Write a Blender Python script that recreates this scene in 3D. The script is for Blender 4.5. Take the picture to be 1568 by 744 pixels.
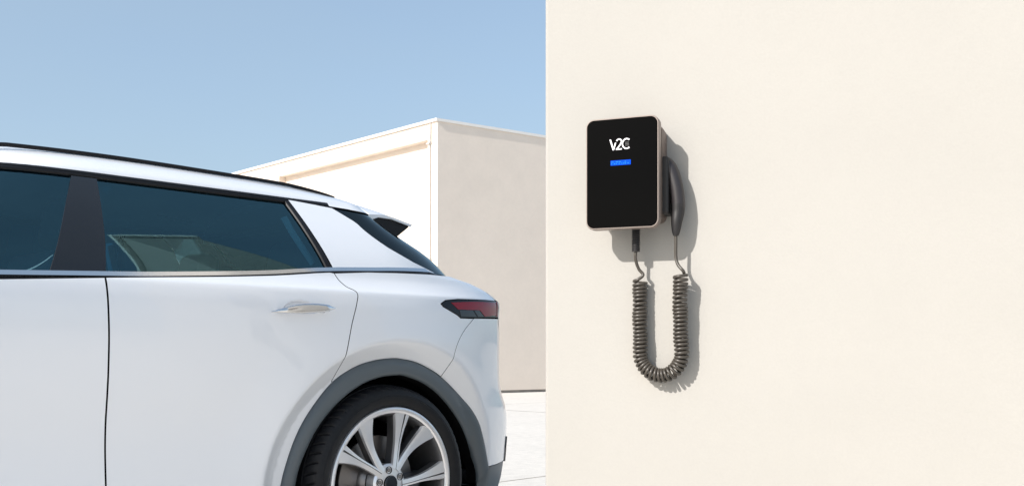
import bpy, bmesh, math, random
import numpy as np
from mathutils import Vector, Matrix
from mathutils.geometry import delaunay_2d_cdt

for o in list(bpy.data.objects): bpy.data.objects.remove(o)
scene = bpy.context.scene
COL = scene.collection
R = math.radians
random.seed(4)

# ------------------------------------------------------------------ camera
cam_d = bpy.data.cameras.new('camera'); cam = bpy.data.objects.new('camera', cam_d); COL.objects.link(cam)
cam.location = (0, 0, .894); cam.rotation_euler = (R(90), 0, 0)
cam_d.sensor_width = 36.0; cam_d.lens = 36.0 * 1550 / 1568
cam_d.shift_y = (540 - 372) / 1568
cam_d.clip_start = .05; cam_d.clip_end = 3000
scene.camera = cam

# ------------------------------------------------------------------ sky, sun, exposure
SUN_AZ = R(48.6)      # measured from behind the camera towards its left
SUN_EL = R(33)
sun_dir = Vector((-math.sin(SUN_AZ) * math.cos(SUN_EL), -math.cos(SUN_AZ) * math.cos(SUN_EL), math.sin(SUN_EL)))
world = bpy.data.worlds.new('World'); scene.world = world; world.use_nodes = True
wn, wk = world.node_tree.nodes, world.node_tree.links
bg = wn['Background']
sky = wn.new('ShaderNodeTexSky'); sky.sky_type = 'NISHITA'; sky.sun_disc = False
sky.sun_elevation = SUN_EL; sky.sun_rotation = math.atan2(sun_dir.x, sun_dir.y)
sky.altitude = 0; sky.air_density = 1.0; sky.dust_density = 2.6; sky.ozone_density = 1.0
# faint veil of high cloud, the same all round
tc = wn.new('ShaderNodeTexCoord'); mp = wn.new('ShaderNodeMapping'); mp.inputs['Scale'].default_value = (1.2, 1.2, 3.5)
nz = wn.new('ShaderNodeTexNoise'); nz.inputs['Scale'].default_value = 2.2; nz.inputs['Detail'].default_value = 5; nz.inputs['Roughness'].default_value = .5
rp = wn.new('ShaderNodeMapRange'); rp.inputs[1].default_value = .35; rp.inputs[2].default_value = .75; rp.inputs[3].default_value = .42; rp.inputs[4].default_value = .62
mx = wn.new('ShaderNodeMixRGB'); mx.inputs[2].default_value = (2.0, 2.68, 3.30, 1)
wk.new(tc.outputs['Generated'], mp.inputs[0]); wk.new(mp.outputs[0], nz.inputs[0]); wk.new(nz.outputs[0], rp.inputs[0])
wk.new(rp.outputs[0], mx.inputs[0]); wk.new(sky.outputs[0], mx.inputs[1]); wk.new(mx.outputs[0], bg.inputs[0])
bg.inputs[1].default_value = .136
sl = bpy.data.lights.new('sun', 'SUN'); sl.energy = 3.75; sl.angle = R(.5); sl.color = (1.0, .96, .91)
so = bpy.data.objects.new('sun', sl); COL.objects.link(so)
so.rotation_euler = sun_dir.to_track_quat('Z', 'Y').to_euler(); so.location = (-8, -8, 8)
scene.view_settings.view_transform = 'Standard'; scene.view_settings.look = 'None'
scene.view_settings.exposure = .66; scene.view_settings.gamma = 1; scene.view_settings.use_curve_mapping = False

# ------------------------------------------------------------------ materials
def mat(name, col, rough=.5, metal=0, coat=0, spec=.5, noise=None, bump=None, emit=None, alpha=1):
    m = bpy.data.materials.new(name); m.use_nodes = True
    n, k = m.node_tree.nodes, m.node_tree.links; b = n['Principled BSDF']
    b.inputs['Base Color'].default_value = (*col, 1); b.inputs['Roughness'].default_value = rough
    b.inputs['Metallic'].default_value = metal; b.inputs['Coat Weight'].default_value = coat
    b.inputs['Coat Roughness'].default_value = .03; b.inputs['Specular IOR Level'].default_value = spec
    t = n.new('ShaderNodeTexCoord')
    if noise:      # [(scale, amount), ...] multiplies the colour, plus stretched detail
        last = None
        for sc, am in noise:
            x = n.new('ShaderNodeTexNoise'); x.inputs['Scale'].default_value = sc; x.inputs['Detail'].default_value = 6
            k.new(t.outputs['Object'], x.inputs[0])
            r = n.new('ShaderNodeMapRange'); r.inputs[1].default_value = .3; r.inputs[2].default_value = .7
            r.inputs[3].default_value = 1 - am; r.inputs[4].default_value = 1 + am * .35
            k.new(x.outputs[0], r.inputs[0])
            if last is None: last = r.outputs[0]
            else:
                mm = n.new('ShaderNodeMath'); mm.operation = 'MULTIPLY'; k.new(last, mm.inputs[0]); k.new(r.outputs[0], mm.inputs[1]); last = mm.outputs[0]
        v = n.new('ShaderNodeVectorMath'); v.operation = 'SCALE'; v.inputs[0].default_value = col
        k.new(last, v.inputs['Scale']); k.new(v.outputs[0], b.inputs['Base Color'])
    if bump:
        sc, st, di = bump
        x = n.new('ShaderNodeTexNoise'); x.inputs['Scale'].default_value = sc; x.inputs['Detail'].default_value = 8
        k.new(t.outputs['Object'], x.inputs[0])
        bp = n.new('ShaderNodeBump'); bp.inputs['Strength'].default_value = st; bp.inputs['Distance'].default_value = di
        k.new(x.outputs[0], bp.inputs['Height']); k.new(bp.outputs[0], b.inputs['Normal'])
    if emit:
        b.inputs['Emission Color'].default_value = (*emit[0], 1); b.inputs['Emission Strength'].default_value = emit[1]
    return m

def glass_mat(name, tint, ior=1.5, refl=(1, 1, 1)):
    m = bpy.data.materials.new(name); m.use_nodes = True
    n, k = m.node_tree.nodes, m.node_tree.links
    for x in list(n):
        if x.type == 'BSDF_PRINCIPLED': n.remove(x)
    out = [x for x in n if x.type == 'OUTPUT_MATERIAL'][0]
    tr = n.new('ShaderNodeBsdfTransparent'); tr.inputs[0].default_value = (*tint, 1)
    gl = n.new('ShaderNodeBsdfGlossy'); gl.inputs['Roughness'].default_value = .01; gl.inputs[0].default_value = (*refl, 1)
    fr = n.new('ShaderNodeFresnel'); fr.inputs[0].default_value = ior
    mxs = n.new('ShaderNodeMixShader'); k.new(fr.outputs[0], mxs.inputs[0]); k.new(tr.outputs[0], mxs.inputs[1]); k.new(gl.outputs[0], mxs.inputs[2])
    k.new(mxs.outputs[0], out.inputs[0]); return m

M = dict(
    ground=mat('pale_ground', (.50, .485, .455), .9, noise=[(.7, .05), (9, .05), (60, .06)], bump=(45, .25, .004)),
    slab=mat('pale_concrete', (.66, .625, .575), .85, noise=[(.9, .05), (11, .10), (85, .14)], bump=(60, .3, .003)),
    joint=mat('joint_dirt', (.30, .25, .20), .95, noise=[(6, .5), (30, .4)]),
    wall=mat('cream_render', (.378, .364, .338), .9, noise=[(.55, .035), (3.0, .02), (26, .01), (140, .025)], bump=(70, .28, .0025)),
    far=mat('off_white_render', (.80, .705, .615), .9, noise=[(.35, .05), (2.5, .035), (14, .02)], bump=(60, .1, .003)),
    cap=mat('white_coping', (.80, .775, .74), .6, noise=[(3, .04)]),
    plinth=mat('grey_plinth', (.33, .30, .27), .9, noise=[(4, .3)]),
    pipe=mat('grey_pipe', (.52, .50, .48), .5),
    paint=mat('white_car_paint', (.81, .83, .87), .30, coat=1.0),
    clad=mat('grey_cladding', (.095, .115, .13), .40, spec=.5, bump=(900, .05, .0005)),
    black=mat('black_trim', (.008, .008, .010), .45, spec=.25),
    gloss=mat('gloss_black', (.008, .008, .010), .06, coat=.5),
    dark=mat('dark_underbody_gap_shade', (.004, .004, .0045), .95, spec=.1),
    rubber=mat('tyre_rubber', (.0085, .009, .011), .55, spec=.28, noise=[(40, .15)]),
    silver=mat('machined_alloy', (.84, .84, .86), .30, metal=.72),
    pocket=mat('grey_alloy_pocket', (.13, .13, .135), .38, metal=.7),
    steel=mat('brake_steel', (.30, .28, .27), .38, metal=.9),
    caliper=mat('brake_caliper', (.10, .105, .12), .4, metal=.4),
    chrome=mat('satin_chrome', (.72, .73, .75), .14, metal=1.0),
    redl=mat('red_lens', (.26, .006, .018), .15, spec=.3),
    lamp=mat('lamp_housing', (.006, .006, .008), .18, spec=.3),
    greyl=mat('smoked_lens', (.035, .04, .05), .12, spec=.4),
    seat=mat('grey_seat', (.30, .31, .32), .8),
    strap=mat('pale_belt_streak', (.85, .85, .82), .6),
    clearl=mat('headlamp_lens', (.35, .37, .40), .08, coat=.8),
    glass=glass_mat('tinted_glass', (.30, .58, .68), 2.1, (.42, .82, .95)),
    rglass=glass_mat('dark_tinted_glass', (.03, .05, .06), 1.5, (.8, .95, 1.0)),
    cframe=mat('bronze_frame', (.27, .225, .20), .40, metal=.35),
    cbody=mat('brown_charger_body', (.13, .095, .08), .5),
    cpanel=mat('black_glass_panel', (.0015, .0015, .0016), .04, spec=.05),
    cholder=mat('black_holster', (.012, .011, .011), .5),
    plug=mat('charcoal_plug', (.022, .019, .021), .40),
    grip=mat('black_rubber_grip', (.012, .011, .012), .55),
    cord=mat('charcoal_cord', (.055, .047, .038), .36),
    print_white=mat('white_print', (.80, .80, .82), .5),
    print_grey=mat('grey_print', (.10, .10, .10), .6),
    screen=mat('blue_screen', (.0, .01, .06), .3, spec=.05, emit=((.0, .085, .85), .9)),
    pixel=mat('screen_glyph', (.01, .05, .15), .3, spec=.05, emit=((.03, .26, 1.0), .9)),
    screw=mat('zinc_screw', (.7, .7, .7), .25, metal=1),
    plate=mat('number_plate', (.78, .78, .76), .5),
)

# ------------------------------------------------------------------ helpers
def link(o, parent=None):
    COL.objects.link(o)
    if parent is not None: o.parent = parent
    return o

def mesh_obj(name, verts, faces, m, parent=None, smooth=False, normals=None, fmats=None, loc=None):
    me = bpy.data.meshes.new(name); me.from_pydata([tuple(map(float, v)) for v in verts], [], [tuple(int(i) for i in f) for f in faces])
    for x in (m if isinstance(m, (list, tuple)) else [m]): me.materials.append(x)
    if smooth:
        me.polygons.foreach_set('use_smooth', [True] * len(me.polygons))
    if fmats is not None: me.polygons.foreach_set('material_index', list(fmats))
    me.update()
    if normals is not None: me.normals_split_custom_set_from_vertices([tuple(v) for v in normals])
    o = bpy.data.objects.new(name, me)
    if loc is not None: o.location = loc
    return link(o, parent)

def sharp(o, ang=35):
    me = o.data
    me.polygons.foreach_set('use_smooth', [True] * len(me.polygons))
    bm = bmesh.new(); bm.from_mesh(me)
    for e in bm.edges:
        e.smooth = not (len(e.link_faces) == 2 and e.calc_face_angle(0) > R(ang))
    bm.to_mesh(me); bm.free(); return o

def box_geo(x0, x1, y0, y1, z0, z1):
    v = [(x, y, z) for x in (x0, x1) for y in (y0, y1) for z in (z0, z1)]
    f = [(0, 1, 3, 2), (4, 6, 7, 5), (0, 4, 5, 1), (2, 3, 7, 6), (0, 2, 6, 4), (1, 5, 7, 3)]
    return v, f

def box(name, b, m, parent=None, bevel=0, seg=2, loc=None, soft=False):
    v, f = box_geo(*b)
    o = mesh_obj(name, v, f, m, parent, loc=loc)
    if bevel:
        bm = bmesh.new(); bm.from_mesh(o.data)
        bmesh.ops.bevel(bm, geom=bm.edges[:], offset=bevel, segments=seg, profile=.5, affect='EDGES')
        bm.to_mesh(o.data); bm.free(); sharp(o, 50 if soft else 3)
    return o

def empty(name, loc, rz=0):
    o = bpy.data.objects.new(name, None); o.location = loc; o.rotation_euler = (0, 0, rz); o.empty_display_size = .2
    return link(o)

def tag(o, label=None, cat=None, group=None, kind=None):
    if label: o['label'] = label
    if cat: o['category'] = cat
    if group: o['group'] = group
    if kind: o['kind'] = kind
    return o

def loft(rings, closed=True, cap0=True, cap1=True):
    n = len(rings[0]); v = [p for r in rings for p in r]; f = []
    for i in range(len(rings) - 1):
        for j in range(n if closed else n - 1):
            k = (j + 1) % n
            f.append((i*n + j, i*n + k, (i+1)*n + k, (i+1)*n + j))
    if cap0: f.append(tuple(reversed(range(n))))
    if cap1: f.append(tuple(range((len(rings)-1)*n, len(rings)*n)))
    return v, f

def tube_geo(pts, rad, n=10, caps=True, squash=None):
    pts = [Vector(p) for p in pts]; rads = rad if isinstance(rad, (list, tuple)) else [rad] * len(pts)
    up = Vector((0, 0, 1)); rings = []; t0 = (pts[1] - pts[0]).normalized()
    u = t0.cross(Vector((0, 1, 0)) if abs(t0.y) < .9 else Vector((1, 0, 0))).normalized()
    for i, p in enumerate(pts):
        t = (pts[min(i+1, len(pts)-1)] - pts[max(i-1, 0)]).normalized()
        u = (u - t * u.dot(t)).normalized(); w = t.cross(u)
        r = rads[i]; ru, rw = (r if isinstance(r, tuple) else (r, r))
        rings.append([tuple(p + u * ru * math.cos(a) + w * rw * math.sin(a)) for a in [2*math.pi*k/n for k in range(n)]])
    return loft(rings, True, caps, caps)

def tube(name, pts, rad, m, parent=None, n=10):
    v, f = tube_geo(pts, rad, n); o = mesh_obj(name, v, f, m, parent); return sharp(o, 50)

def smooth_path(pts, n):
    P = [np.array(p, float) for p in pts]; P = [2*P[0]-P[1]] + P + [2*P[-1]-P[-2]]; out = []
    for i in range(1, len(P) - 2):
        for t in np.linspace(0, 1, n, endpoint=False):
            a, b, c, d = P[i-1:i+3]
            out.append(.5*((2*b)+(-a+c)*t+(2*a-5*b+4*c-d)*t*t+(-a+3*b-3*c+d)*t**3))
    out.append(P[-2]); return out

def rrect(w, h, r, seg=8):
    pts = []
    for cx, cz, a0 in ((w/2-r, h/2-r, 0), (-w/2+r, h/2-r, 90), (-w/2+r, -h/2+r, 180), (w/2-r, -h/2+r, 270)):
        for k in range(seg + 1):
            a = R(a0 + 90*k/seg); pts.append((cx + r*math.cos(a), cz + r*math.sin(a)))
    return pts

# ------------------------------------------------------------------ the ground and its slabs
ga = Vector((.695, .719, 0)).normalized(); gb = Vector((-ga.y, ga.x, 0)); g_rot = math.atan2(ga.y, ga.x)
v = []; f = []
N = 24; ext = 900
xs = sorted([(-1 if i < 0 else 1) * ext * (abs(i)/N)**3 for i in range(-N, N+1)])
for y in xs:
    for x in xs: v.append((x, y + 5, -.02))
L = len(xs)
for j in range(L-1):
    for i in range(L-1): f.append((j*L+i, j*L+i+1, (j+1)*L+i+1, (j+1)*L+i))
ground = mesh_obj('ground', v, f, M['ground']); tag(ground, kind='structure')
SL = 7.4; gap = .014
slab_me = None
g0 = Vector((.0876, 7.2, 0))
for i in range(-4, 5):
    for j in range(-3, 4):
        c = g0 + ga * (SL * (i + .32)) + gb * (SL * (j + .5))
        if slab_me is None:
            o = box('concrete_slab', (-SL/2+gap/2, SL/2-gap/2, -SL/2+gap/2, SL/2-gap/2, -.05, 0), M['slab'], ground)
            slab_me = o.data
        else: o = link(bpy.data.objects.new('concrete_slab', slab_me), ground)
        o.location = (c.x, c.y, random.uniform(-.0012, -.0002)); o.rotation_euler = (0, 0, g_rot + random.choice((0, math.pi/2, math.pi)))
v = []; f = []
for k in range(-4, 6):              # filler in the joints
    for along, n0, n1, z in ((0, -3, 4, .0008), (1, -4, 5, .0003)):
        if along == 0:
            x = SL*(k + .32 - .5); q = [(x-gap/2, SL*n0), (x+gap/2, SL*n0), (x+gap/2, SL*n1), (x-gap/2, SL*n1)]
        else:
            if not -3 <= k <= 4: continue
            y = SL*k; q = [(SL*(n0-.18), y-gap/2), (SL*(n1-.18), y-gap/2), (SL*(n1-.18), y+gap/2), (SL*(n0-.18), y+gap/2)]
        i = len(v); v += [(p[0], p[1], z) for p in q]; f.append((i, i+1, i+2, i+3))
jo = mesh_obj('joint_filler', v, f, M['joint'], ground); jo.location = (g0.x, g0.y, 0); jo.rotation_euler = (0, 0, g_rot); tag(jo, kind='stuff')

# ------------------------------------------------------------------ far building
BC = Vector((-1.589, 21.6, 0)); rd = Vector((.809, .588, 0)).normalized(); ld = Vector((-.683, .731, 0)).normalized()
BH = 5.83
far = empty('storage_building', BC)
tag(far, 'long low off-white flat-roofed building with recessed wall bays behind the car', 'building')
def prism(name, pts, z0, z1, m, parent):
    n = len(pts); vv = [(p[0], p[1], z0) for p in pts] + [(p[0], p[1], z1) for p in pts]
    ff = [tuple(reversed(range(n))), tuple(range(n, 2*n))] + [(i, (i+1) % n, n+(i+1) % n, n+i) for i in range(n)]
    return mesh_obj(name, vv, ff, m, parent)
ln = Vector((-ld.y, ld.x, 0)); ln = ln if ln.y < 0 else -ln        # outward normal of the long sunlit side
rn = Vector((rd.y, -rd.x, 0))                                         # outward normal of the end wall
def lpt(t, d): return ld * t + ln * d
BAY, PIL, T0 = 6.236, .60, .334
LEN = T0 + 5 * (BAY + PIL); RL = 13.0; DEP = .19
back = [lpt(.0, -DEP - .002) + rd*.02, lpt(LEN, -DEP - .002), lpt(LEN, -DEP - .002) + rd * RL, rd * RL + lpt(0, -DEP) , ]
prism('wall_core', [p for p in (rd*.26 - rn*.004, lpt(LEN-.01, -.30), lpt(LEN-.01, -.30) + rd*(RL-.6), rd*(RL-.3) - rn*.004)], .06, BH-.05, M['far'], far)
prism('end_wall', [Vector((0, 0, 0)), rd*RL, rd*RL - rn*.28, -rn*.28 + ld*.02], .06, BH, M['far'], far)
for k in range(5):
    a = T0 + k*(BAY+PIL)
    prism('wall_panel', [lpt(a-.05, -DEP), lpt(a+BAY+.05, -DEP), lpt(a+BAY+.05, -DEP-.08), lpt(a-.05, -DEP-.08)], .06, BH-.2, M['far'], far)
    prism('pilaster', [lpt(a+BAY, 0), lpt(a+BAY+PIL, 0), lpt(a+BAY+PIL, -DEP-.09), lpt(a+BAY, -DEP-.09)], .06, BH-.345, M['far'], far)
prism('pilaster', [lpt(.004, 0), lpt(T0, 0), lpt(T0, -DEP-.09), lpt(.03, -DEP-.09)], .06, BH-.345, M['far'], far)
prism('parapet_band', [lpt(.004, .003), lpt(LEN, .003), lpt(LEN, -.36), lpt(.05, -.36)], BH-.345, BH, M['far'], far)
prism('coping', [lpt(-.012, .05) + rn*.012, lpt(LEN+.05, .05), lpt(LEN+.05, -.45), rd*.6 - rn*.35, rd*(RL) - rn*.35, rd*(RL+.05) + rn*.012], BH+.002, BH+.06, M['cap'], far)
prism('roof_slab', [lpt(.3, -.4)+rd*.3, lpt(LEN-.1, -.45), lpt(LEN-.1, -.3) + rd*(RL-.8), rd*(RL-.3) - rn*.3], BH-.3, BH-.22, M['plinth'], far)
prism('plinth', [-ld*.0 + rn*-.03 + rd*.01, rd*RL - rn*.03, rd*(RL-.3) - rn*.5, lpt(LEN-.1, -.5), lpt(LEN, -.02), lpt(.02, -.02)], -.02, .058, M['plinth'], far)
pp = lpt(.232, .028)
pip = tube('downpipe', [(pp.x, pp.y, .02), (pp.x, pp.y, 2.), (pp.x, pp.y, BH-.42), tuple(lpt(.215, .03)+Vector((0, 0, BH-.36))), tuple(lpt(.205, .03)+Vector((0, 0, BH-.02)))], .013, M['pipe'], far, 8)
for z in (1.2, 2.9, BH-.42):
    c = lpt(.232, .02); o = box('pipe_clip', (-.035, .035, -.03, .035, z-.02, z+.02), M['pipe'], pip); o.location = (c.x, c.y, 0); o.rotation_euler = (0, 0, math.atan2(ld.y, ld.x))
c = lpt(.262, .03); o = box('pipe_bracket', (-.05, .05, -.03, .035, BH-.46, BH-.43), M['pipe'], pip); o.location = (c.x, c.y, 0); o.rotation_euler = (R(0), 0, math.atan2(ld.y, ld.x))

# ------------------------------------------------------------------ the near wall that carries the charger
WA = R(21.1)
wr = Vector((math.cos(WA), -math.sin(WA), 0)); wn_ = Vector((-math.sin(WA), -math.cos(WA), 0))
PX0, D0 = 968., 3.27                # foot of the charger on the wall
W0 = Vector(((PX0-784)/1550*D0, D0, 0))
tE = (.0323*W0.y - W0.x) / (wr.x - .0323*wr.y)      # left corner
near = empty('rendered_wall_pier', W0 + wr*tE, -WA)
tag(near, 'plain smooth cream rendered wall carrying the black car charger', 'wall')
o = box('wall', (0, 5.6, 0, .45, -.02, 3.3), M['wall'], near, bevel=.012, seg=4)
box('coping', (-.04, 5.64, -.04, .49, 3.302, 3.37), M['cap'], near, bevel=.006)
A=math.radians(46.5)
NV=(math.sin(A),-math.cos(A)); FV=(-math.cos(A),-math.sin(A))
CAR_O=(-.451-.945*NV[0], 3.924-.945*NV[1])
def pchip(pts):
    a=np.array(pts,float);x=a[:,0];y=a[:,1];h=np.diff(x);d=np.diff(y)/h
    m=np.zeros(len(x));m[0]=d[0];m[-1]=d[-1]
    for i in range(1,len(x)-1):
        if d[i-1]*d[i]>0:
            w1=2*h[i]+h[i-1];w2=h[i]+2*h[i-1];m[i]=(w1+w2)/(w1/d[i-1]+w2/d[i])
    def f(v):
        v=np.clip(np.asarray(v,float),x[0],x[-1]);i=np.clip(np.searchsorted(x,v)-1,0,len(x)-2)
        t=(v-x[i])/h[i]
        return ((2*t**3-3*t**2+1)*y[i]+(t**3-2*t**2+t)*h[i]*m[i]+(-2*t**3+3*t**2)*y[i+1]+(t**3-t**2)*h[i]*m[i+1])
    return f
def sstep(a,b,x):
    t=np.clip((x-a)/(b-a),0,1);return t*t*(3-2*t)
S0=.033;NN=3.0;QL=.95
F0=3.15
wl=pchip([(.15,.84),(.28,.895),(.45,.925),(.65,.948),(.85,.963),(.97,.969),(1.05,.966),(1.10,.958),(1.122,.951),(1.14,.935),(1.18,.908),(1.25,.885)])
el=pchip([(.15,-.93),(.25,-1.02),(.33,-1.048),(.45,-1.056),(.57,-1.053),(.647,-1.033),(.715,-.994),(.78,-.975),(.86,-.967),(.97,-.962),(1.06,-.968),(1.11,-.984),(1.15,-.955),(1.196,-.819),(1.214,-.70),(1.24,-.56)])
fl=pchip([(.15,3.72),(.30,3.82),(.55,3.86),(.75,3.83),(.9,3.72),(1.0,3.5),(1.25,2.9)])
WHEELS=((0.,.385),(2.98,.385))
def lower(q,z):
    q=np.asarray(q,float);z=np.asarray(z,float)
    w=wl(z)
    t=np.clip((S0-q)/QL,0,math.pi/2);rr=(np.cos(t)**NN+np.sin(t)**NN)**(-1/NN)
    e=el(z)
    s=np.where(q<S0,S0+(e-S0)*rr*np.sin(t),q);y=np.where(q<S0,w*rr*np.cos(t),w)
    t2=np.clip((q-F0)/QL,0,math.pi/2);r2=(np.cos(t2)**2.7+np.sin(t2)**2.7)**(-1/2.7)
    f=fl(z)
    s=np.where(q>F0,F0+(f-F0)*r2*np.sin(t2),s);y=np.where(q>F0,w*r2*np.cos(t2),y)
    # chamfer that turns in round the wheel arches
    for ws,wz in WHEELS:
        r=np.hypot((s-ws)/1.055,z-wz)
        y=y-.056*np.minimum(.04*np.logaddexp(0,(.557-r)/.07/.04),1.05)*np.where(z<.97,1,0)
        y=y+.012*np.exp(-((r-.565)/.11)**2)*sstep(1.1,.9,z)
    # hollow low on the doors
    y=y-.020*np.exp(-((z-.62)/.16)**2)*sstep(.35,.75,q)*sstep(2.4,2.0,q)
    # finger scoop behind the door handles
    for hs,hz in ((.455,1.052),(1.62,1.032)):
        rr_=np.hypot((q-hs)/.072,(z-hz+.008)/.036)
        y=y-.016*sstep(1.0,.78,rr_)*sstep(hz-.020,hz-.008,z)
    return s,y,z
wg=pchip([(.95,.93),(1.10,.905),(1.18,.880),(1.25,.848),(1.35,.785),(1.44,.715),(1.49,.672)])
eg=pchip([(.95,-.8),(1.18,-.70),(1.237,-.645),(1.312,-.545),(1.38,-.385),(1.452,-.225),(1.49,-.14)])
fg=pchip([(.95,2.75),(1.05,2.55),(1.2,2.25),(1.35,1.95),(1.49,1.62)])
G0=1.0
def green(q,z):
    q=np.asarray(q,float);z=np.asarray(z,float)
    w=wg(z);t=np.clip((S0-q)/QL,0,math.pi/2);rr=(np.cos(t)**NN+np.sin(t)**NN)**(-1/NN)
    s=np.where(q<S0,S0+(eg(z)-S0)*rr*np.sin(t),q);y=np.where(q<S0,w*rr*np.cos(t),w)
    t2=np.clip((q-G0)/QL,0,math.pi/2);r2=(np.cos(t2)**3.2+np.sin(t2)**3.2)**(-1/3.2)
    s=np.where(q>G0,G0+(fg(z)-G0)*r2*np.sin(t2),s);y=np.where(q>G0,w*r2*np.cos(t2),y)
    return s,y,z
belt=pchip([(-.75,1.232),(-.22,1.222),(.26,1.198),(.54,1.170),(1.2,1.125),(2.0,1.07),(2.9,1.0),(3.6,.93),(4.65,.88)])

# ------------------------------------------------------------------ wall charger (local x right, -y out of the wall, z up)
CZ = .894 + (540-275)/1550*D0
ch = empty('wall_charger', (W0.x, W0.y, CZ), -WA)
tag(ch, 'black flat-fronted electric car charger with blue screen mounted on the cream wall', 'car charger')
def rr_solid(name, prof, seg, m, parent, cx=0, cz=0, smooth=40):
    rings = [[(cx+x, y, cz+z) for x, z in rrect(w, h, r, seg)] for w, h, r, y in prof]
    v, f = loft(rings); o = mesh_obj(name, v, f, m, parent)
    bm = bmesh.new(); bm.from_mesh(o.data); bmesh.ops.recalc_face_normals(bm, faces=bm.faces); bm.to_mesh(o.data); bm.free()
    return sharp(o, smooth)
CW, CHH, CR = .2345, .347, .027
rr_solid('body', [(.200, .292, .02, -.0), (.212, .300, .022, -.010), (.217, .306, .024, -.055), (.217, .310, .025, -.092)], 8, M['cbody'], ch, .0095, .001)
fr_ = rr_solid('frame', [(CW-.016, CHH-.016, CR-.008, -.088), (CW-.004, CHH-.004, CR-.002, -.092), (CW, CHH, CR, -.098), (CW, CHH, CR, -.124), (CW-.002, CHH-.002, CR-.001, -.1275), (CW-.005, CHH-.005, CR-.0025, -.1295), (CW-.0085, CHH-.0085, CR-.004, -.1295), (CW-.009, CHH-.009, CR-.0045, -.1270)], 10, M['cframe'], ch)
rr_solid('front_panel', [(CW-.0095, CHH-.0095, CR-.005, -.1272), (CW-.0095, CHH-.0095, CR-.005, -.1292), (CW-.0115, CHH-.0115, CR-.006, -.1300)], 10, M['cpanel'], ch, smooth=12)
rr_solid('plug_holster', [(.150, .070, .012, 0), (.150, .070, .012, 0)], 4, M['cholder'], ch) if False else None
box('plug_holster', (.108, .137, -.086, -.014, -.128, .052), M['cholder'], ch, bevel=.008, seg=3)
tube('side_screw', [(.106, -.074, .072), (.109, -.074, .072)], .0028, M['screw'], ch, 10)
# lettering: strokes as flat ribbons on the glass
def ribbon(pts, ws, y):
    v = []; f = []; P = [Vector((p[0], 0, p[1])) for p in pts]; ws = ws if isinstance(ws, list) else [ws]*len(P)
    for i, p in enumerate(P):
        t = (P[min(i+1, len(P)-1)] - P[max(i-1, 0)]).normalized(); nn = Vector((-t.z, 0, t.x))
        for s in (-.5, .5): q = p + nn*ws[i]*s; v.append((q.x, y, q.z)); 
        for s in (-.5, .5): q = p + nn*ws[i]*s; v.append((q.x, y+.0004, q.z))
    for i in range(len(P)-1):
        a = 4*i; b = a+4
        f += [(a, b, b+1, a+1), (a+2, a+3, b+3, b+2), (a, a+2, b+2, b), (a+1, b+1, b+3, a+3)]
    return v, f
def merge(parts):
    V = []; Fs = []
    for v, f in parts: k = len(V); V += v; Fs += [tuple(i+k for i in q) for q in f]
    return V, Fs
LX, LZ, LH = -.0045, .089, .0335          # logo centre and cap height
u = LH
def P(x, z): return (LX + x*u, LZ + z*u)
yl = -.1306
parts = [ribbon([P(-.97, .5), P(-.66, -.5)], .14*u, yl), ribbon([P(-.66, -.5), P(-.45, .18)], .12*u, yl-.00005)]
arc2 = [P(-.12 + .235*math.cos(R(a)), .25 + .235*math.sin(R(a))) for a in range(165, -46, -15)]
parts += [ribbon(arc2 + [P(-.02, -.06), P(-.36, -.44)], .12*u, yl), ribbon([P(-.42, -.44), P(.14, -.44)], .12*u, yl-.00005)]
arcc = [P(.60 + .40*math.cos(R(a)), .02 + .45*math.sin(R(a))) for a in range(50, 311, 10)]
parts += [ribbon(arcc, .125*u, yl-.0001)]
v, f = merge(parts); mesh_obj('logo', v, f, M['print_white'], ch)
v, f = merge([ribbon([P(.46, z), P(.82, z)], .05*u, yl) for z in (.14, .0, -.14)]); mesh_obj('logo_small_marks', v, f, M['print_grey'], ch)
sc = box('display', (-.0355, .0285, -.1308, -.1296, .0245, .0395), M['screen'], ch)
for k in range(12):
    x = -.0335 + .0048*k + random.uniform(-.0006, .0006)
    w = random.uniform(.0016, .0034)
    for z0, z1 in ((.0334, .0362), (.0278, .0306)):
        if random.random() < .75: box('glyph', (x, x+w, -.1312, -.13085, z0, z1), M['pixel'], sc)

# ------------------------------------------------------------------ cable: gland sleeve, leads, coil, plug
cb = empty('charging_cable', (W0.x, W0.y, CZ), -WA)
tag(cb, 'coiled charcoal charging cable with plug hanging in a loop below the charger', 'cable')
rings = []
gx, gy = .0262, -.055
zz = -.15
while zz > -.240:
    for dz, r in ((0, .0105), (.0012, .0135), (.0040, .0135), (.0052, .0105)):
        rings.append([(gx + r*math.cos(a), gy + r*math.sin(a), zz - dz) for a in [2*math.pi*k/16 for k in range(16)]])
    zz -= .0060
v, f = loft(rings); o = mesh_obj('strain_relief', v, f, M['grip'], cb); sharp(o, 40)
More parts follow.
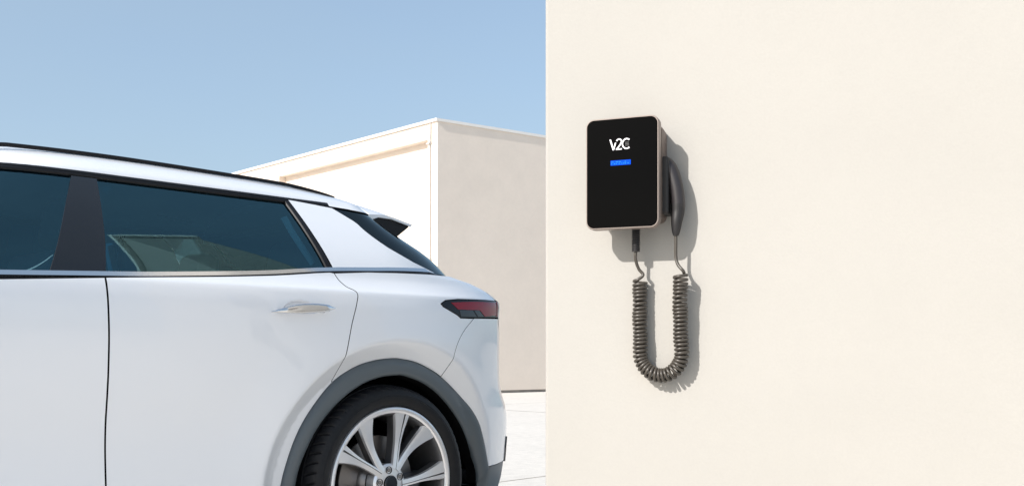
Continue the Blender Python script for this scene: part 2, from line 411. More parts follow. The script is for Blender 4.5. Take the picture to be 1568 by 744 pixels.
# coil centre line
xl, xr, rU = .034, .1675, .0667
zU = -.563
def cl(u):        # u in metres along the coil from the left top
    l1 = -.325 - zU; l1 = abs(l1); la = math.pi*rU; l2 = abs(-.312 - zU)
    if u < l1: p = (xl, -.325 - u); t = (0, -1)
    elif u < l1+la:
        a = (u-l1)/rU; p = (xl+rU - rU*math.cos(a), zU - rU*math.sin(a)); t = (math.sin(a), -math.cos(a))
    else: p = (xr, zU + (u-l1-la)); t = (0, 1)
    k = u/(l1+la+l2); yy = -.029 - .024*(k**1.5)
    return Vector((p[0], yy, p[1])), Vector((t[0], 0, t[1])), l1+la+l2
TOT = cl(0)[2]; turns = 56; hr = .0192; pts = []
for i in range(turns*16 + 1):
    k = i/(turns*16); p, t, _ = cl(k*TOT*.9999)
    ox = Vector((t.z, 0, -t.x)); oy = Vector((0, 1, 0)); ph = 2*math.pi*turns*k + math.pi
    sag = .9 + .12*math.sin(turns*.63*k*6.28)*.25
    ph += .35*math.sin(31*k) + .22*math.sin(73*k+1); p = p + ox*(.0016*math.sin(13*k) + .0008*math.sin(41*k)) + t*(.0012*math.sin(57*k))
    pts.append(p + (ox*math.cos(ph) + oy*math.sin(ph))*hr*(1 + .035*math.sin(47*k) + .02*math.sin(129*k)))
lead0 = smooth_path([(gx, gy, -.232), (gx-.001, gy, -.262), (gx+.006, gy+.012, -.292), (gx+.020, -.042, -.312), tuple(pts[4])], 7)
st = len(pts) - 1
lead1 = smooth_path([tuple(pts[-5]), (.180, -.066, -.306), (.163, -.062, -.286), (.155, -.058, -.262), (.1545, -.058, -.22), (.1545, -.058, -.19)], 7)
tube('coiled_lead', [Vector(p) for p in lead0[:-1]] + pts[4:-5] + [Vector(p) for p in lead1], .0051, M['cord'], cb, 9)
# plug: swept oval sections
path = smooth_path([(.108, -.058, .040), (.126, -.055, .032), (.143, -.053, -.002), (.1555, -.053, -.050), (.161, -.053, -.098), (.1605, -.053, -.106)], 6)
rad = [(.0155 + .0080*min(1, i/9) - .003*max(0, (i-16)/14), .0215 + .003*math.sin(math.pi*i/30)) for i in range(len(path))]
v, f = tube_geo([Vector(p) for p in path], rad, 18); o = mesh_obj('plug_body', v, f, M['plug'], cb); sharp(o, 60)
path = smooth_path([(.1606, -.053, -.095), (.160, -.0535, -.12), (.1575, -.059, -.15), (.1553, -.058, -.178), (.1547, -.058, -.194)], 5)
rad = [(.0218, .0240), (.0218, .0240)] + [(.0214 - .0130*((i)/(len(path)-3))**1.5, .0236 - .0150*((i)/(len(path)-3))**1.5) for i in range(len(path)-2)]
v, f = tube_geo([Vector(p) for p in path], rad, 18); o = mesh_obj('plug_grip', v, f, M['grip'], cb); sharp(o, 60)
tube('plug_collar', [(.100, -.058, .036), (.106, -.058, .038), (.118, -.058, .039)], [.021, .022, .0195], M['grip'], cb, 16)

# ------------------------------------------------------------------ panel builder on the car's surfaces
def resample(pts, step):
    out = []
    for i in range(len(pts)-1):
        a, b = np.array(pts[i]), np.array(pts[i+1]); n = max(1, int(round(np.hypot(*(b-a))/step)))
        for k in range(n): out.append(a + (b-a)*k/n)
    out.append(np.array(pts[-1])); return out
def crv(pts, n=6): return [tuple(p) for p in smooth_path([(p[0], p[1], 0) for p in pts], n)]
def xy(pts): return [(p[0], p[1]) for p in pts]
def surf_frame(fn, q, z):
    h = 4e-4
    p = np.stack(fn(q, z), -1); a = np.stack(fn(q+h, z), -1) - np.stack(fn(q-h, z), -1); b = np.stack(fn(q, z+h), -1) - np.stack(fn(q, z-h), -1)
    n = np.cross(b, a); n /= np.maximum(np.linalg.norm(n, axis=-1, keepdims=True), 1e-9)
    return p, n
def inset_poly(P, d):
    n = len(P); out = []
    ar = sum(P[i][0]*P[(i+1) % n][1] - P[(i+1) % n][0]*P[i][1] for i in range(n)); sg = 1 if ar > 0 else -1
    for i in range(n):
        a, b, c = P[i-1], P[i], P[(i+1) % n]
        e1 = (b-a)/max(np.hypot(*(b-a)), 1e-9); e2 = (c-b)/max(np.hypot(*(c-b)), 1e-9)
        n1 = np.array([-e1[1], e1[0]])*sg; n2 = np.array([-e2[1], e2[0]])*sg
        m = n1+n2; l = np.hypot(*m)
        m = n1 if l < .2 else m/l; k = 1/max(.45, float(np.dot(m, n1)))
        out.append(b + m*d*k)
    return out
def inside(P, x, y):
    P = np.array(P); x0, y0 = P[:, 0], P[:, 1]; x1, y1 = np.roll(x0, -1), np.roll(y0, -1)
    r = np.zeros(len(x), bool)
    for a, b, c, d in zip(x0, y0, x1, y1):
        if b == d: continue
        r ^= ((b > y) != (d > y)) & (x < (c-a)*(y-b)/(d-b) + a)
    return r
def dist_poly(P, x, y):
    P = np.array(P); Q = np.roll(P, -1, 0); best = np.full(len(x), 9.)
    for a, b in zip(P, Q):
        e = b-a; l = e@e
        if l < 1e-14: continue
        t = np.clip(((x-a[0])*e[0] + (y-a[1])*e[1])/l, 0, 1)
        best = np.minimum(best, np.hypot(x-a[0]-t*e[0], y-a[1]-t*e[1]))
    return best
def panel(name, poly, fn, m, parent, off=0., step=.03, gapw=.0022, depth=.016, both=False, sides=(1, -1), extra=None, roll=.0015):
    """a skin cut out of a car surface, with a turned-in edge; both=True joins it with its mirror image across the centre line"""
    B = resample(list(poly) + [poly[0]], step)[:-1]
    B = inset_poly(B, gapw) if gapw else B
    if both:      # keep the centre-line points on the centre line
        qm = min(p[0] for p in poly) if poly[0][0] < 1 and min(p[0] for p in poly) < -1 else max(p[0] for p in poly)
        B = [np.array([qm, b[1]]) if abs(b[0]-qm) < gapw*2.3 else b for b in B]
    nb = len(B)
    q0, z0 = np.min(B, 0); q1, z1 = np.max(B, 0)
    gq, gz = np.meshgrid(np.arange(q0+step/2, q1, step), np.arange(z0+step/2, z1, step)); gq = gq.ravel(); gz = gz.ravel()
    if extra is not None:
        ex = np.array(extra); keepg = np.ones(len(gq), bool)
        for c in ((float(ex[:, 0].mean()), float(ex[:, 1].mean())),): keepg &= ~((abs(gq-c[0]) < np.ptp(ex[:, 0])/2) & (abs(gz-c[1]) < np.ptp(ex[:, 1])/2))
        gq = np.concatenate([gq[keepg], ex[:, 0]]); gz = np.concatenate([gz[keepg], ex[:, 1]])
    ok = inside(B, gq, gz) & (dist_poly(B, gq, gz) > step*(.35 if extra is None else .18))
    pts = [Vector((b[0], b[1])) for b in B] + [Vector((a, b)) for a, b in zip(gq[ok], gz[ok])]
    res = delaunay_2d_cdt(pts, [], [list(range(nb))], 1, 1e-6)
    V2 = np.array([tuple(p) for p in res[0]]); tris = res[2]
    # boundary edges
    cnt = {}
    for t in tris:
        for i in range(len(t)):
            e = (t[i], t[(i+1) % len(t)]); cnt[e] = cnt.get(e, 0) + 1
    bed = [e for e in cnt if (e[1], e[0]) not in cnt]
    p, n = surf_frame(fn, V2[:, 0], V2[:, 1])
    if n[:, 1].mean() < 0: n = -n
    P3 = p + n*off
    t = tris[0]; a, b, c = P3[t[0]], P3[t[1]], P3[t[2]]
    flip = sum(np.dot(np.cross(P3[t[1]]-P3[t[0]], P3[t[2]]-P3[t[0]]), n[t[0]]) for t in tris) < 0
    objs = []; mm2 = [m, M['dark'] if m is M['paint'] else m]  # white panels get dark edges: shade of the shut lines put into colour
    def build(sidesigns):
        V = []; Fc = []; NN_ = []; FM = []
        for sg in sidesigns:
            base = len(V); S = np.array([1, sg, 1])
            V += list(P3*S); NN_ += list(n*S)
            fl_ = flip ^ (sg < 0)
            for t in tris: Fc.append(tuple(base+i for i in (reversed(t) if fl_ else t)))
            # outward direction in the surface at each boundary vertex
            for (i, j) in bed:
                if both and abs(P3[i][1]) < 4e-3 and abs(P3[j][1]) < 4e-3: continue
                e = P3[j]-P3[i]; o_ = np.cross(e, (n[i]+n[j])/2); o_ /= max(np.linalg.norm(o_), 1e-9)
                if flip: o_ = -o_
                k = len(V)
                for q_, nn_ in ((P3[i], (o_+n[i])), (P3[j], (o_+n[j])), (P3[j]-n[j]*depth, o_), (P3[i]-n[i]*depth, o_)):
                    V.append(q_*S); nn_ = nn_/np.linalg.norm(nn_); NN_.append(nn_*S)
                Fc.append((k+3, k+2, k+1, k) if not fl_ else (k, k+1, k+2, k+3)); FM.append(len(Fc)-1)
        mi = [0]*len(Fc)
        for i in FM: mi[i] = 1
        return V, Fc, NN_, mi
    if both:
        V, Fc, Nn, mi = build((1, -1)); objs.append(mesh_obj(name, V, Fc, mm2, parent, True, Nn, fmats=mi))
    else:
        for sg in sides:
            V, Fc, Nn, mi = build((sg,)); objs.append(mesh_obj(name, V, Fc, mm2, parent, True, Nn, fmats=mi))
    return objs

# ------------------------------------------------------------------ the car (local x forward from the rear axle, y towards the camera side, z up)
car = empty('parked_car', (CAR_O[0], CAR_O[1], 0), math.atan2(FV[1], FV[0]))
tag(car, 'white sport utility car with grey wheel arches parked before the pale building', 'car')
door_edge = [(.262, 1.190), (.249, 1.162), (.228, 1.139), (.203, 1.127), (.192, 1.111), (.202, 1.077), (.236, .986), (.262, .888), (.276, .785)]
arch_o = [(.474, .36), (.468, .418), (.454, .485), (.421, .585), (.370, .676), (.276, .782), (.177, .838), (.093, .862), (.006, .872), (-.051, .869), (-.139, .850), (-.253, .796), (-.348, .716), (-.410, .627), (-.453, .523), (-.488, .402)]
arch_i = [(.414, .34), (.411, .412), (.395, .492), (.335, .613), (.252, .702), (.148, .769), (.055, .799), (-.032, .807), (-.070, .803), (-.162, .772), (-.253, .711), (-.342, .601), (-.402, .496), (-.443, .392), (-.452, .33)]
arch_os = xy(crv(arch_o, 5)); arch_is = xy(crv(arch_i, 5))
i_door = min(range(len(arch_os)), key=lambda i: abs(arch_os[i][0]-.276)+abs(arch_os[i][1]-.785))
i_seam = min(range(len(arch_os)), key=lambda i: abs(arch_os[i][0]+.257)+abs(arch_os[i][1]-.796))
seam = xy(crv([(-.398, 1.038), (-.327, .978), (-.276, .905), arch_os[i_seam]], 5))
d_edge = xy(crv(door_edge[:-1] + [arch_os[i_door]], 5))
QC, QF = S0 - QL*math.pi/2, F0 + QL*math.pi/2
def bl(a, b, n=12, dz=0): return [(q, float(belt(q)) + dz) for q in np.linspace(a, b, n)]
fa = lambda r, a0, a1, n: [(2.98 + r*1.05*math.cos(R(a)), .385 + r*math.sin(R(a))) for a in np.linspace(a0, a1, n)]

# dark inner shell added behind the shut lines so no light leaks through
sh = [(.52, .30)] + [(2.42, .30)] + fa(.53, 188, -8, 24) + [(3.75, .30), (QF, .30)] + [(QF, .80)] + bl(3.5, -.60, 40, -.03) + [(QC, 1.15), (QC, .30), (-.55, .30)] + [(q*1.08, .385+(z-.385)*1.06) for q, z in reversed(arch_os[2:-2])]
panel('inner_shell', sh, lower, M['dark'], car, off=-.034, step=.05, gapw=0, depth=.003)

# doors, wings, quarter panels
scoop = [( .46 + .0052*i, 1.058 + .0052*j) for i in range(-18, 19) for j in range(-12, 13)]
rear = panel('rear_door', d_edge + list(reversed(arch_os[:i_door])) + [(1.13, .36), (1.142, .7), (1.15, float(belt(1.15))-.004)] + bl(1.12, .28, 14, -.004), lower, M['paint'], car, step=.0125, extra=scoop, gapw=.0018)
scoop2 = [(1.62 + .0052*i, 1.035 + .0052*j) for i in range(-18, 19) for j in range(-12, 13)]
front = panel('front_door', [(1.152, float(belt(1.152))-.004), (1.144, .7), (1.132, .36), (2.20, .36), (2.22, .7), (2.16, float(belt(2.16))-.004)] + bl(2.1, 1.2, 12, -.004), lower, M['paint'], car, step=.03, extra=scoop2)
panel('front_wing', [(2.166, float(belt(2.16))-.004), (2.226, .7), (2.206, .36), (2.40, .36)] + fa(.52, 181, 28, 24) + [(3.60, .72), (3.58, .80)] + bl(3.6, 2.2, 20, -.004), lower, M['paint'], car, step=.035)
lt_bot = [(-.626, 1.050), (-.314, 1.037), (-.295, 1.049), (-.218, 1.081), (-.208, 1.092), (-.234, 1.107), (-.306, 1.115), (-.50, 1.1205), (-.60, 1.122)]
quarter = list(reversed(d_edge)) + [(.1, 1.2035), (-.05, 1.209), (-.267, 1.214), (-.40, 1.2155), (-.52, 1.2185), (-.60, 1.219)] + list(reversed(lt_bot))[0:8] + seam[0:] + list(reversed(arch_os[i_door:i_seam]))
panel('quarter_panel', quarter, lower, M['paint'], car, step=.011, gapw=.0017)
tl_poly = [(-.640, 1.122), (-.640, 1.050)] + lt_bot[1:]
bump_poly = seam[::-1] + [(-.64, 1.045), (-.655, 1.02), (-.69, .98), (-.72, .76), (-.78, .735), (QC, .735), (QC, .405), (-.617, .403), (-.488, .402)] + list(reversed(arch_os[i_seam+1:-1]))
panel('rear_bumper', bump_poly, lower, M['paint'], car, step=.013, both=True, gapw=.0006)
panel('tailgate', [(-.604, 1.219), (-.604, 1.128), (-.645, 1.122), (-.645, 1.046), (-.662, 1.02), (-.697, .98), (-.727, .765), (-.785, .741), (QC, .741), (QC, 1.223)], lower, M['paint'], car, step=.03, both=True)
panel('valance', [(-.446, .398), (-.489, .398), (-.617, .399), (QC, .401), (QC, .22), (-.50, .235), (-.462, .30)], lower, M['clad'], car, step=.04, off=-.004, both=True, gapw=.001)
panel('bumper_reflector', [(-.700, .515), (-.690, .46), (-.705, .395), (-.76, .385), (-.97, .41), (-.99, .46), (-.78, .48)], lower, M['gloss'], car, step=.02, off=.006, depth=.016)
panel('side_sill', [(.43, .355), (2.40, .355), (2.38, .21), (.45, .21)], lower, M['clad'], car, step=.05, off=.004)

# tail lights
for sg, t_ in zip((1, -1), panel('tail_light', tl_poly, lower, M['lamp'], car, step=.02, off=.0015, depth=.03)):
    panel('red_lens', [(-.262, 1.0985), (-.40, 1.1085), (-.585, 1.1135), (-.60, 1.060), (-.477, 1.049), (-.437, 1.074), (-.300, 1.072)], lower, M['redl'], t_, off=.0032, step=.015, gapw=0, depth=.002, sides=(sg,))
    panel('smoked_lens', [(-.308, 1.069), (-.386, 1.071), (-.412, 1.045), (-.316, 1.043)], lower, M['greyl'], t_, off=.0032, step=.012, gapw=0, depth=.002, sides=(sg,))
    panel('smoked_lens', [(-.398, 1.071), (-.430, 1.073), (-.465, 1.048), (-.424, 1.046)], lower, M['greyl'], t_, off=.0032, step=.012, gapw=0, depth=.002, sides=(sg,))
    panel('light_edge', [(-.600, 1.117), (-.612, 1.117), (-.612, 1.054), (-.600, 1.054)], lower, M['redl'], t_, off=.0045, step=.012, gapw=0, depth=.003, sides=(sg,))

# wheel arch cladding: rounded strip between the two arch lines
def even(pts, n):
    P_ = np.array(pts); d = np.r_[0, np.cumsum(np.hypot(*np.diff(P_, axis=0).T))]; t = np.linspace(0, d[-1], n)
    return np.stack([np.interp(t, d, P_[:, 0]), np.interp(t, d, P_[:, 1])], -1)
def strip(name, A_, B_, n, fn, m, parent, bulge=.016, base=.004, lip=.06):
    a = even(A_, n); b = even(B_, n); ks = [0, 0, .06, .2, .4, .6, .8, .94, 1, 1, 1]; hs = [-.012, base*.5, base+.006, base+bulge*.8, base+bulge, base+bulge, base+bulge*.9, base+bulge*.6, base+.002, -.02, -lip]
    for sg in (1, -1):
        rings = []
        for k, h in zip(ks, hs):
            Q = a*(1-k) + b*k; p, nn = surf_frame(lower_plain, Q[:, 0], Q[:, 1])
            if nn[:, 1].mean() < 0: nn = -nn
            if h < -.013: nn = nn*0 + np.array([0, 1, 0])
            rings.append((p + nn*h)*np.array([1, sg, 1]))
        v, f = loft([list(map(tuple, r)) for r in rings], False, False, False)
        o = mesh_obj(name, v, f if sg < 0 else [tuple(reversed(x)) for x in f], [m, M['dark']], parent, fmats=[1 if i >= (n-1)*8 else 0 for i in range(len(f))]); sharp(o, 40)
def lower_plain(q, z):
    s, y, zz = lower(q, z); return s, y, zz
strip('arch_cladding', arch_os, arch_is, 70, lower, M['clad'], car)
strip('arch_cladding', fa(.515, 182, 2, 40), fa(.445, 184, 0, 40), 60, lower, M['clad'], car)
# liners
for ax in (0, 2.98):
    for sg in (1, -1):
        rings = [[(ax + rx*math.cos(R(a)), sg*y, .385 + rz*math.sin(R(a))) for a in range(-22, 203, 9)] for y, rx, rz in ((.835, .455, .455), (.80, .462, .46), (.55, .48, .46), (.549, .02, .02))]
        v, f = loft(rings, False, False, False); mesh_obj('wheel_liner', v, f, M['dark'], car, True)
box('underbody', (-.80, 3.55, -.66, .66, .20, .27), M['dark'], car)
box('underbody', (-.40, 3.4, -.54, .54, .272, .48), M['dark'], car)

# front end
panel('front_bumper', [(QF, .28), (QF, .80), (3.85, .76), (3.61, .71)] + fa(.525, 33, -11, 8) + [(3.6, .27)], lower, M['paint'], car, step=.05, both=True)
panel('headlight', [(3.59, .80), (3.61, .72), (3.85, .77), (4.15, .80), (4.15, .855), (3.75, .865)], lower, M['clearl'], car, step=.03)
panel('grille', [(QF, .45), (QF, .74), (4.25, .72), (4.18, .46)], lower, M['gloss'], car, step=.04, off=.006, both=True)
panel('front_upper', [(QF, .81), (QF, .875), (3.62, .92), (3.62, .878), (4.17, .862), (4.17, .81)], lower, M['paint'], car, step=.04, both=True)

def skin_rows(name, rows, m, parent, close=None):
    v, f = loft(rows, False, False, False); o = mesh_obj(name, v, f, m, parent)
    bm = bmesh.new(); bm.from_mesh(o.data); bmesh.ops.recalc_face_normals(bm, faces=bm.faces)
    if sum(x.normal.z for x in bm.faces) < 0: bmesh.ops.reverse_faces(bm, faces=bm.faces)
    bm.to_mesh(o.data); bm.free(); o.data.polygons.foreach_set('use_smooth', [True]*len(o.data.polygons)); return o
TH = [math.sin(t) for t in np.linspace(-math.pi/2, math.pi/2, 49)]
rows = []
for q in np.linspace(2.18, QF-.03, 40):
    s, y, z = [float(x) for x in lower(q, belt(q))]; cr = .075*min(1, (QF-q)/.5)**.6
    rows.append([(s, y*t, z - .003 + cr*(1-abs(t)**2.4)**.7) for t in TH])
skin_rows('bonnet', rows, M['paint'], car)

# greenhouse
ZT = 1.482
def bg_(a, b, n=10, dz=.010): return [(q, float(belt(q))+dz) for q in np.linspace(a, b, n)]
panel('rear_side_window', [(.331, 1.472), (.298, 1.335), (.266, 1.21)] + bg_(.30, 1.085, 12) + [(1.085, 1.472)], green, M['glass'], car, off=-.008, step=.05, gapw=0, depth=.004)
panel('front_side_window', [(1.20, 1.472)] + bg_(1.20, 1.98, 10) + [(1.55, 1.472)], green, M['glass'], car, off=-.008, step=.05, gapw=0, depth=.004)
panel('window_surround', [(.331, 1.472), (.298, 1.335), (.266, 1.208), (.244, 1.209), (.280, 1.34), (.318, 1.481), (1.55, 1.481), (1.55, 1.472)], green, M['black'], car, off=.001, step=.03, gapw=0, depth=.02)
panel('door_pillar', [(1.085, 1.471)] + bg_(1.085, 1.20, 3) + [(1.20, 1.471)], green, M['gloss'], car, off=-.003, step=.05, gapw=0, depth=.02)
panel('windscreen_pillar', [(1.56, 1.481)] + [(1.99, float(belt(1.99))+.006), (2.07, float(belt(2.07))-.03), (1.66, 1.481)], green, M['paint'], car, off=.0, step=.04, gapw=.001)
panel('windscreen', [(1.665, 1.481), (2.075, 1.03), (G0+QL*math.pi/2, 1.03), (G0+QL*math.pi/2, 1.481)], green, M['glass'], car, off=-.004, step=.06, gapw=0, depth=.004, both=True)
cp_r = [(.118, 1.4655), (-.013, 1.384), (-.144, 1.316), (-.285, 1.263), (-.426, 1.226)]
panel('rear_pillar', [(.316, 1.479), (.278, 1.34), (.242, 1.212), (.0, 1.218), (-.2, 1.2235)] + list(reversed(cp_r)) + [(.2, 1.4715)], green, M['paint'], car, off=.002, step=.022, gapw=.001, depth=.02)
panel('rear_window', cp_r + [(-.50, 1.226), (-.60, 1.228), (QC, 1.238), (QC, 1.476), (.14, 1.476)], green, M['rglass'], car, off=-.002, step=.03, gapw=0, depth=.01, both=True)
# ledge under the rear window and belt mouldings
panel('belt_moulding', bl(2.0, -.36, 40, -.0015) + [(-.43, 1.2175), (-.36, 1.2275)] + bl(-.34, 2.0, 40, .0125), green, M['chrome'], car, off=.007, step=.02, gapw=0, depth=.03)
panel('window_ledge', bl(1.9, -.55, 30, -.012) + [(-.62, 1.214), (QC, 1.218), (QC, 1.233), (-.6, 1.226)] + bl(-.50, 1.9, 30, .004), lower_plain, M['black'], car, off=-.012, step=.03, gapw=0, depth=.06)

# roof
cr_ = pchip([(-.4, .03), (-.14, .065), (0, .098), (.25, .138), (.5, .150), (.9, .158), (1.3, .140), (1.62, .02)])
def roof_z(s, y, yc): return ZT + float(cr_(s))*max(0., 1-min(1, abs(y)/max(yc, 1e-4))**2.2)**.6
rows = []
for q in np.r_[np.linspace(-1.25, -.1, 14), np.linspace(-.05, 1.2, 30), np.linspace(1.25, G0+QL*math.pi/2-.02, 22)]:
    s, y, z = [float(x) for x in green(q, ZT)]
    rows.append([(s, y*t, roof_z(s, y*t, y)) for t in TH])
skin_rows('roof', rows, M['paint'], car)
panel('drip_strip', [(.13, 1.474), (.13, 1.486), (1.7, 1.486), (1.7, 1.478), (.33, 1.478)], green, M['black'], car, off=.003, step=.03, gapw=0, depth=.02)
for sg in (1, -1):
    pts_ = []; rr_ = []
    for s in np.linspace(.02, 1.45, 40):
        k = min(1, (s-.02)/.22, (1.45-s)/.15); pts_.append((s, sg*.575, roof_z(s, .575, .672) + .0 + .010*k**.6)); rr_.append((.007, .007))
    tube('roof_rail', pts_, rr_, M['black'], car, 10)

panel('roof_side', [(.128, 1.4715), (.0, 1.4665), (-.25, 1.4635), (-.50, 1.4625), (-.60, 1.465), (-.66, 1.486), (-.3, 1.4865), (.128, 1.4865)], green, M['paint'], car, off=.0035, step=.02, gapw=0, depth=.006)
# spoiler: white skin over a dark body
rows_t = []; rows_d = []; rows_e = []
for k in np.linspace(-1, 1, 41):
    v_ = abs(k); y = .655*k
    lead = (-.015-.085*v_**4, 1.574-.024*v_**2-.082*v_**6)
    mid = (-.20, 1.533-.012*v_**2-.050*v_**5)
    tr = (-.335-.085*(1-v_**2), 1.446+.028*(1-v_**2))
    und = (-.255-.04*(1-v_**2), 1.386+.02*(1-v_**2))
    fr0 = (-.115, 1.462+.01*(1-v_**2))
    T = [(lead[0]+.012, y, lead[1]-.03)] + [tuple(p) for p in smooth_path([(lead[0], y, lead[1]), (mid[0], y, mid[1]), (tr[0], y, tr[1])], 7)]
    low = T[-1]
    T += [(low[0]+.006, y, low[2]-.010), (mid[0]-.02, y, mid[1]-.012-.05*(1-v_**8)), (lead[0]-.05, y, lead[1]-.06*(1-v_**8)-.008)]
    rows_t.append(T)
    D = [(fr0[0]+.03, y*.985, 1.452), (fr0[0]-.06, y*.985, mid[1]-.012), (tr[0]+.012, y*.985, tr[1]-.009), (tr[0]+.018, y*.985, tr[1]-.016), (und[0], y*.985, und[1]), (und[0]+.13, y*.985, und[1]+.06)]
    rows_d.append(D)
for nm, rws, mm in (('spoiler', rows_t, 'paint'), ('spoiler_underside', rows_d, 'black')):
    v, f = loft(rws, True, True, True); o = mesh_obj(nm, v, f, M[mm], car)
    bm = bmesh.new(); bm.from_mesh(o.data); bmesh.ops.recalc_face_normals(bm, faces=bm.faces); bm.to_mesh(o.data); bm.free(); sharp(o, 28)

# door handles, plate
for doors, h0 in ((rear, (.583, 1.035, .316, 1.055)), (front, (1.75, 1.017, 1.483, 1.035))):
    for sg, d_ in zip((1, -1), doors):
        rings = []
        for k in np.linspace(0, 1, 25):
            q = h0[0]*(1-k) + h0[2]*k; z = h0[1]*(1-k) + h0[3]*k + .005*math.sin(math.pi*k)
            s, y, zz_ = [float(x) for x in lower(q+.0, z)]; y = float(wl(z)) ; e = (math.sin(math.pi*min(1, max(0.02, k*.97+.02)))**.45) if k > .5 else (.12+.88*math.sin(math.pi*k))
            if k > .9: e *= .75
            out = .016 + .014*min(1, math.sin(math.pi*k)*2.2); hz = .0175*e; hy = .0095*(.4+.6*e)
            rings.append([(q, sg*(y + out + hy*math.cos(a)), z + hz*math.sin(a)) for a in [2*math.pi*i/14 for i in range(14)]])
        v, f = loft(rings); o = mesh_obj('door_handle', v, f, M['chrome'], d_)
        bm = bmesh.new(); bm.from_mesh(o.data); bmesh.ops.recalc_face_normals(bm, faces=bm.faces); bm.to_mesh(o.data); bm.free(); sharp(o, 50)
        for q in (h0[0]*.86+h0[2]*.14, h0[0]*.2+h0[2]*.8):
            yb = float(wl(1.04)); tube('handle_mount', [(q, sg*(yb-.01), (h0[1]+h0[3])/2-.003), (q, sg*(yb+.024), (h0[1]+h0[3])/2-.003)], .005, M['chrome'], o, 10)
box('number_plate', (-1.02, -1.000, -.26, .26, .80, .91), M['plate'], car, bevel=.003)

# cabin
def cushion(name, b, rot, loc, m=M['seat'], bv=.04):
    o = box(name, b, m, car, bevel=bv, seg=3, soft=True); o.rotation_euler = (0, rot, 0); o.location = loc; return o
cushion('rear_seat_cushion', (0, .5, -.62, .62, 0, .16), R(-4), (.35, 0, .50))
cushion('rear_seat_back', (-.07, .07, -.62, .62, 0, .60), R(-22), (.36, 0, .60))
for y in (-.38, .38):
    cushion('headrest', (-.05, .05, -.12, .12, 0, .17), R(-16), (.125, y, 1.19))
    cushion('front_seat_back', (-.07, .07, -.25, .25, 0, .66), R(-16), (1.25, y, .60)); cushion('front_seat_cushion', (0, .5, -.25, .25, 0, .16), R(-4), (1.25, y, .48))
    cushion('headrest', (-.05, .05, -.13, .13, 0, .18), R(-12), (1.05, y, 1.26))
    pts_ = smooth_path([(.36, y*1.90, 1.405), (.335, y*1.97, 1.34), (.30, y*2.05, 1.27), (.275, y*2.08, 1.23)], 6)
    tube('seat_belt_streak', [Vector(p) for p in pts_], [(.015, .003)]*len(pts_), M['strap'], car, 8)  # belt added pale and near the glass for a light streak in the window
cushion('dashboard', (0, .45, -.72, .72, 0, .30), 0, (1.95, 0, .70))
box('cabin_floor', (-.6, 2.4, -.75, .75, .485, .51), M['dark'], car)
box('boot_cover', (-.48, .22, -.70, .70, 1.02, 1.04), M['seat'], car)

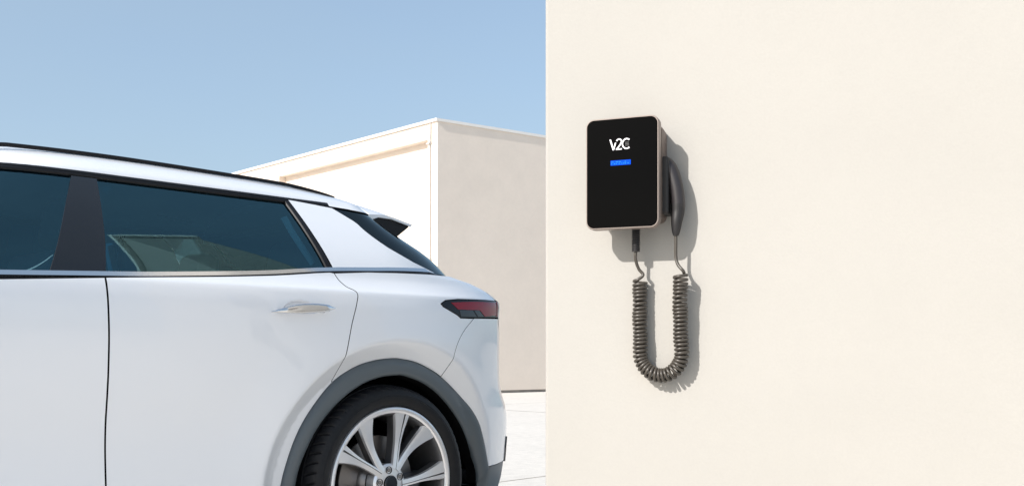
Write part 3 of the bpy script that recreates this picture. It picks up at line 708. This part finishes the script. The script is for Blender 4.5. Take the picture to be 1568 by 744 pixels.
# ------------------------------------------------------------------ wheels (local y outwards)
def lathe(prof, n, mod=None):
    rings = []
    for r, y in prof: rings.append([(r*math.cos(2*math.pi*k/n), y, r*math.sin(2*math.pi*k/n)) for k in range(n)])
    return rings
RT, RR = .385, .297
def make_wheel():
    # barrel and lip are the wheel itself
    prof = [(.255, -.19), (.262, -.05), (.268, -.012), (.276, .000), (.2835, .004), (.2855, .008), (.292, .010), (.2975, .008), (.3005, .002), (.300, -.006), (.292, -.012), (.290, -.19)]
    v, f = loft(lathe(prof, 96), True, False, False)
    w = mesh_obj('wheel', v, f, [M['pocket'], M['silver']], car, fmats=[1 if 96*3 <= i < 96*9 else 0 for i in range(len(f))]); sharp(w, 35)
    # tyre with shoulder sipes and grooves
    n = 62*6
    prof = [(.298, -.004, 0), (.306, .006, 0), (.318, .014, 0), (.330, .0185, 0), (.340, .0195, 0), (.3425, .0175, 0), (.345, .0185, 0), (.357, .0150, 0), (.3675, .0050, .3), (.3740, -.0070, 1), (.3790, -.020, 1), (.3820, -.036, 1), (.3828, -.046, .2), (.3745, -.048, 0), (.3745, -.056, 0), (.3838, -.058, 0), (.3850, -.082, 0), (.3850, -.090, 0), (.3765, -.092, 0), (.3765, -.101, 0), (.3850, -.103, 0), (.3850, -.135, 0), (.3765, -.137, 0), (.3765, -.146, 0), (.3840, -.148, 0), (.3810, -.185, 0), (.372, -.205, 0), (.345, -.222, 0), (.31, -.218, 0), (.292, -.19, 0)]
    rings = []
    for r, y, g in prof:
        ring = []
        for k in range(n):
            a = 2*math.pi*(k + (y*60 if g else 0))/n; gr = .0065*g if k % 6 == 0 else (.0065*g if k % 6 == 1 and False else 0)
            ring.append(((r-gr)*math.cos(a), y - gr*.5, (r-gr)*math.sin(a)))
        rings.append(ring)
    v, f = loft(rings, True, False, False); t = mesh_obj('tyre', v, f, M['rubber'], w); sharp(t, 32)
    # spokes in pairs
    for p_ in range(5):
        for sd in (-1, 1):
            c = 46 - 72*p_
            rings = []; fm = []
            NS = 14
            for i in range(NS+1):
                k = i/NS; r = .060 + (.288-.060)*k
                ang = R(c + sd*(6.5 + 11.0*k**.8)); wd = .030 + .006*k + .058*max(0, (k-.38)/.62)**1.6
                yf = -.010 + .013*k**1.5 - .012*math.sin(math.pi*k)**1.2
                if k > .93: yf = .004
                ct = np.array([r*math.cos(ang), 0, r*math.sin(ang)])
                an2 = ang + R(sd*8*(1-k)); tg = np.array([-math.sin(an2), 0, math.cos(an2)])*sd*-1
                # tg points away from the partner when negative
                sec = []
                gro = .004*min(1, max(0, (k-.62)/.08)) if sd < 0 else 0
                for u_, y_ in ((-1, -.050), (-.98, -.012), (-.84, -.0015), (.22, .0), (.26, -gro*1.2), (.36, -gro*1.2), (.40, 0), (.84, -.0015), (.98, -.012), (.9, -.050)):
                    sec.append(tuple(ct + tg*u_*wd*.5*(1.0) + np.array([0, yf+y_, 0])))
                rings.append(sec)
            v, f = loft(rings); fmats = [1 if (j % 10) in (2, 6) else (0) for j in range(len(f))]
            fmats = [1 if (j % 10) in (1, 2, 6, 7) or (sd > 0 and j % 10 in (3, 4, 5)) else 0 for j in range(len(f))]
            o = mesh_obj('spoke', v, f, [M['pocket'], M['silver']], w, fmats=fmats)
            bm = bmesh.new(); bm.from_mesh(o.data); bmesh.ops.recalc_face_normals(bm, faces=bm.faces); bm.to_mesh(o.data); bm.free(); sharp(o, 24)
    # hub
    v, f = loft([[(r*math.cos(2*math.pi*k/48), y, r*math.sin(2*math.pi*k/48)) for k in range(48)] for r, y in ((.075, -.07), (.078, -.022), (.070, -.014), (.034, -.012), (.033, -.022))], True, True, True)
    o = mesh_obj('hub', v, f, M['silver'], w); sharp(o, 30)
    v, f = loft([[(r*math.cos(2*math.pi*k/40), y, r*math.sin(2*math.pi*k/40)) for k in range(40)] for r, y in ((.031, -.03), (.031, -.006), (.028, -.003), (.0, -.002))], True, True, False)
    o = mesh_obj('hub_cap', v, f, M['gloss'], w); sharp(o, 30)
    for k in range(5):
        a = R(46 + 36 + 72*k); cx, cz = .054*math.cos(a), .054*math.sin(a)
        v, f = loft([[(cx + r*math.cos(2*math.pi*j/16), y, cz + r*math.sin(2*math.pi*j/16)) for j in range(16)] for r, y in ((.0145, -.018), (.0145, -.0095), (.0125, -.0095), (.0115, -.016), (.008, -.016), (.0075, -.009), (.0, -.009))], True, False, False)
        o = mesh_obj('lug_nut', v, f, [M['gloss'], M['steel']], w, fmats=[1 if j >= 16*4 else 0 for j in range(len(f))]); sharp(o, 30)
    v, f = loft([[(r*math.cos(2*math.pi*k/64), y, r*math.sin(2*math.pi*k/64)) for k in range(64)] for r, y in ((.075, -.075), (.09, -.085), (.098, -.100), (.182, -.100), (.184, -.103), (.184, -.125), (.09, -.125))], True, False, False)
    o = mesh_obj('brake_disc', v, f, M['steel'], w); sharp(o, 30)
    rings = []
    for a in np.linspace(172, 232, 13):
        ca, sa = math.cos(R(a)), math.sin(R(a))
        rings.append([(r*ca, y, r*sa) for r, y in ((.118, -.070), (.150, -.062), (.188, -.062), (.208, -.075), (.208, -.15), (.118, -.15))])
    v, f = loft(rings); o = mesh_obj('brake_caliper', v, f, M['caliper'], w)
    bm = bmesh.new(); bm.from_mesh(o.data); bmesh.ops.recalc_face_normals(bm, faces=bm.faces); bm.to_mesh(o.data); bm.free(); sharp(o, 30)
    return w
w0 = make_wheel(); w0.location = (0, .925, .385)
kids = [o for o in bpy.data.objects if o.parent == w0]
for s, sg, a in ((2.98, 1, 23), (0, -1, 11), (2.98, -1, 47)):
    c = w0.copy(); COL.objects.link(c); c.location = (s, sg*.925, .385); c.rotation_euler = (0, R(a), 0 if sg > 0 else math.pi)
    for k in kids: d = k.copy(); COL.objects.link(d); d.parent = c
